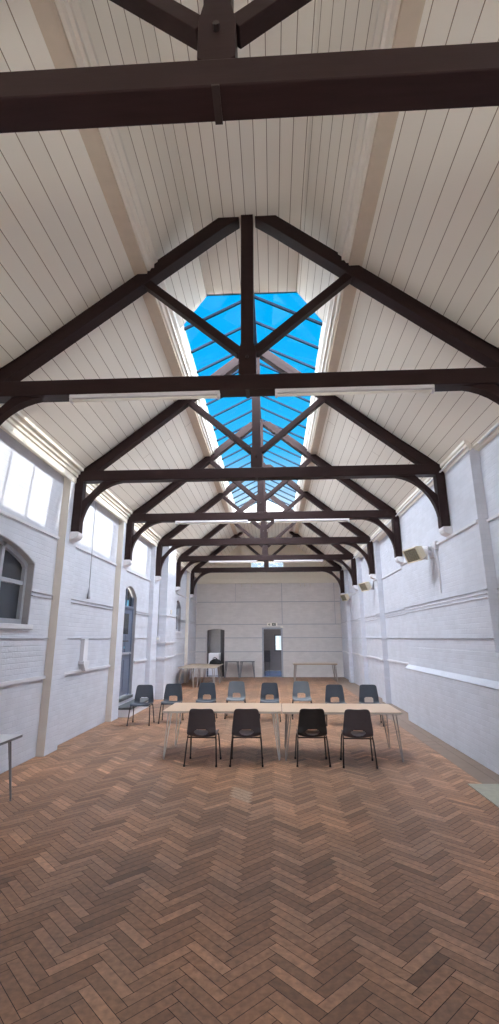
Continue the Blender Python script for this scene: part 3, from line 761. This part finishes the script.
mb.box(1.4, 1.46, y1 + .05, y1 + .12, RW[2], RW[3])
mb.build('window_frame', M['darkdoor'], w5)
for i_, x_ in ((6, -3.45), (7, 3.05)):  # unseen side windows, added to let light into the far rooms
    mb = MB(); mb.box(x_ - .005, x_ + .005, 23.4, 25.8, .9, 2.2); struct(mb.build('window_%d' % i_, M['glass']))
rad = thing('wall_radiator', 'dark radiator seen through the doorway under the exit sign', 'radiator', (-.25, y1 - .10, 0))
mb = MB(); mb.box(0, .32, -.02, .05, .45, 1.05); mb.build('radiator_panel', M['darkdoor'], rad, bevel=.01)
mb = MB()
for i in range(5): mb.box(.02 + i * .06, .055 + i * .06, -.04, -.02, .48, 1.02)
mb.build('fins', M['darkdoor'], rad, bevel=.005)
mb = MB(); mb.tube([(.05, .02, .46), (.05, .02, 0)], .015, 8); mb.tube([(.27, .02, .46), (.27, .02, 0)], .015, 8); mb.build('pipes', M['darkdoor'], rad)

cab = thing('white_cupboard', 'low white cupboard seen inside the far left doorway', 'cupboard', (-2.55, 23.6, 0))
mb = MB(); mb.box(-.30, .22, -.28, .28, 0, 1.0); mb.build('body', M['plaster'], cab, bevel=.008)
mb = MB(); mb.box(-.28, .20, -.30, -.28, .06, .96); d_ = mb.build('door', M['plaster'], cab, bevel=.005)
mb = MB(); mb.box(.13, .15, -.325, -.30, .5, .66); mb.build('handle', M['cond'], d_)
tc_ = thing('dark_cabinet', 'tall dark cabinet seen inside the far left doorway', 'cabinet', (-2.15, 24.2, 0))
mb = MB(); mb.box(-.22, .55, -.25, .25, 0, 2.2); mb.build('body', M['darkdoor'], tc_, bevel=.008)
mb = MB(); mb.box(-.20, .16, -.27, -.25, .06, 2.14); mb.build('door', M['darkdoor'], tc_, bevel=.005)
mb = MB(); mb.box(.18, .53, -.27, -.25, .06, 2.14); mb.build('door', M['darkdoor'], tc_, bevel=.005)

# ------------------------------------------------------------------ light
sun = bpy.data.lights.new('sun', 'SUN'); so = bpy.data.objects.new('sun', sun); COL.objects.link(so)
sun.energy = 3.8; sun.angle = math.radians(.6); sun.color = (1, .95, .86)
so.rotation_euler = Vector((-1, -.15, -.70)).to_track_quat('-Z', 'Y').to_euler()

w = bpy.data.worlds.new('sky'); SC.world = w; w.use_nodes = True; nt = w.node_tree; L = nt.links.new
bg = nt.nodes['Background']
tc = nt.nodes.new('ShaderNodeTexCoord'); sp = nt.nodes.new('ShaderNodeSeparateXYZ'); L(tc.outputs['Generated'], sp.inputs[0])
def ramp(inp, stops, K):
    cr = nt.nodes.new('ShaderNodeValToRGB'); L(inp, cr.inputs[0]); e = cr.color_ramp.elements
    while len(e) > 1: e.remove(e[-1])
    for i, (p, c) in enumerate(stops):
        x = e[0] if i == 0 else e.new(p)
        x.position = p; x.color = (*[k_ / K for k_ in c], 1)
    return cr.outputs[0]
# clear blue sky ahead (pale towards the horizon); unseen rest brightened to light the room
clear = ramp(sp.outputs[2], [(0.0, (.80, .92, 1.0)), (.28, (.50, .76, .98)), (.38, (.04, .54, 1.0)), (.50, (.0, .47, .99)), (1, (.0, .40, .95))], 1)
dt = nt.nodes.new('ShaderNodeVectorMath'); dt.operation = 'DOT_PRODUCT'; L(tc.outputs['Generated'], dt.inputs[0]); dt.inputs[1].default_value = (.0, .875, .485)
mr = nt.nodes.new('ShaderNodeMapRange'); mr.interpolation_type = 'SMOOTHSTEP'
mr.inputs['From Min'].default_value = .90; mr.inputs['From Max'].default_value = .55; L(dt.outputs['Value'], mr.inputs['Value'])
up = nt.nodes.new('ShaderNodeMapRange'); up.inputs['From Min'].default_value = .0; up.inputs['From Max'].default_value = .45; L(sp.outputs[2], up.inputs['Value'])
cl = nt.nodes.new('ShaderNodeMixRGB'); cl.blend_type = 'MIX'; CB = 17.5
cl.inputs[1].default_value = (0, 0, 0, 1); cl.inputs[2].default_value = (.95 * CB, .98 * CB, 1.04 * CB, 1)
L(math_node(nt, 'MULTIPLY', mr.outputs[0], up.outputs[0]), cl.inputs[0])
ad = nt.nodes.new('ShaderNodeMixRGB'); ad.blend_type = 'ADD'; ad.inputs[0].default_value = 1
gr = nt.nodes.new('ShaderNodeMapRange'); gr.inputs['From Min'].default_value = .02; gr.inputs['From Max'].default_value = -.05; L(sp.outputs[2], gr.inputs['Value'])
gm = nt.nodes.new('ShaderNodeMixRGB'); gm.inputs[1].default_value = (0, 0, 0, 1); gm.inputs[2].default_value = (9.0, 8.7, 7.9, 1)   # unseen ground, made bright to light the ceiling
L(math_node(nt, 'MULTIPLY', mr.outputs[0], gr.outputs[0]), gm.inputs[0])
a2 = nt.nodes.new('ShaderNodeMixRGB'); a2.blend_type = 'ADD'; a2.inputs[0].default_value = 1; L(clear, a2.inputs[1]); L(gm.outputs[0], a2.inputs[2])
L(a2.outputs[0], ad.inputs[1]); L(cl.outputs[0], ad.inputs[2]); L(ad.outputs[0], bg.inputs[0]); bg.inputs[1].default_value = 1.0

# ------------------------------------------------------------------ camera and view
cam = bpy.data.cameras.new('camera'); co = bpy.data.objects.new('camera', cam); COL.objects.link(co)
cam.sensor_fit = 'HORIZONTAL'; cam.sensor_width = 36; cam.lens = 470.36 / 499 * 36; cam.clip_start = .05
co.location = (.2474, 0, 1.6993)
co.rotation_euler = (Matrix.Rotation(.0481, 3, 'Z') @ Matrix.Rotation(PI / 2 + .2617, 3, 'X') @ Matrix.Rotation(-.0036, 3, 'Z')).to_euler()
SC.camera = co
vs_ = SC.view_settings; vs_.view_transform = 'Standard'; vs_.look = 'None'; vs_.gamma = 1; vs_.use_curve_mapping = False; vs_.exposure = .12
SC.cycles.max_bounces = 12; SC.cycles.diffuse_bounces = 8; SC.cycles.transparent_max_bounces = 12; SC.cycles.use_denoising = True; SC.cycles.sample_clamp_indirect = 6
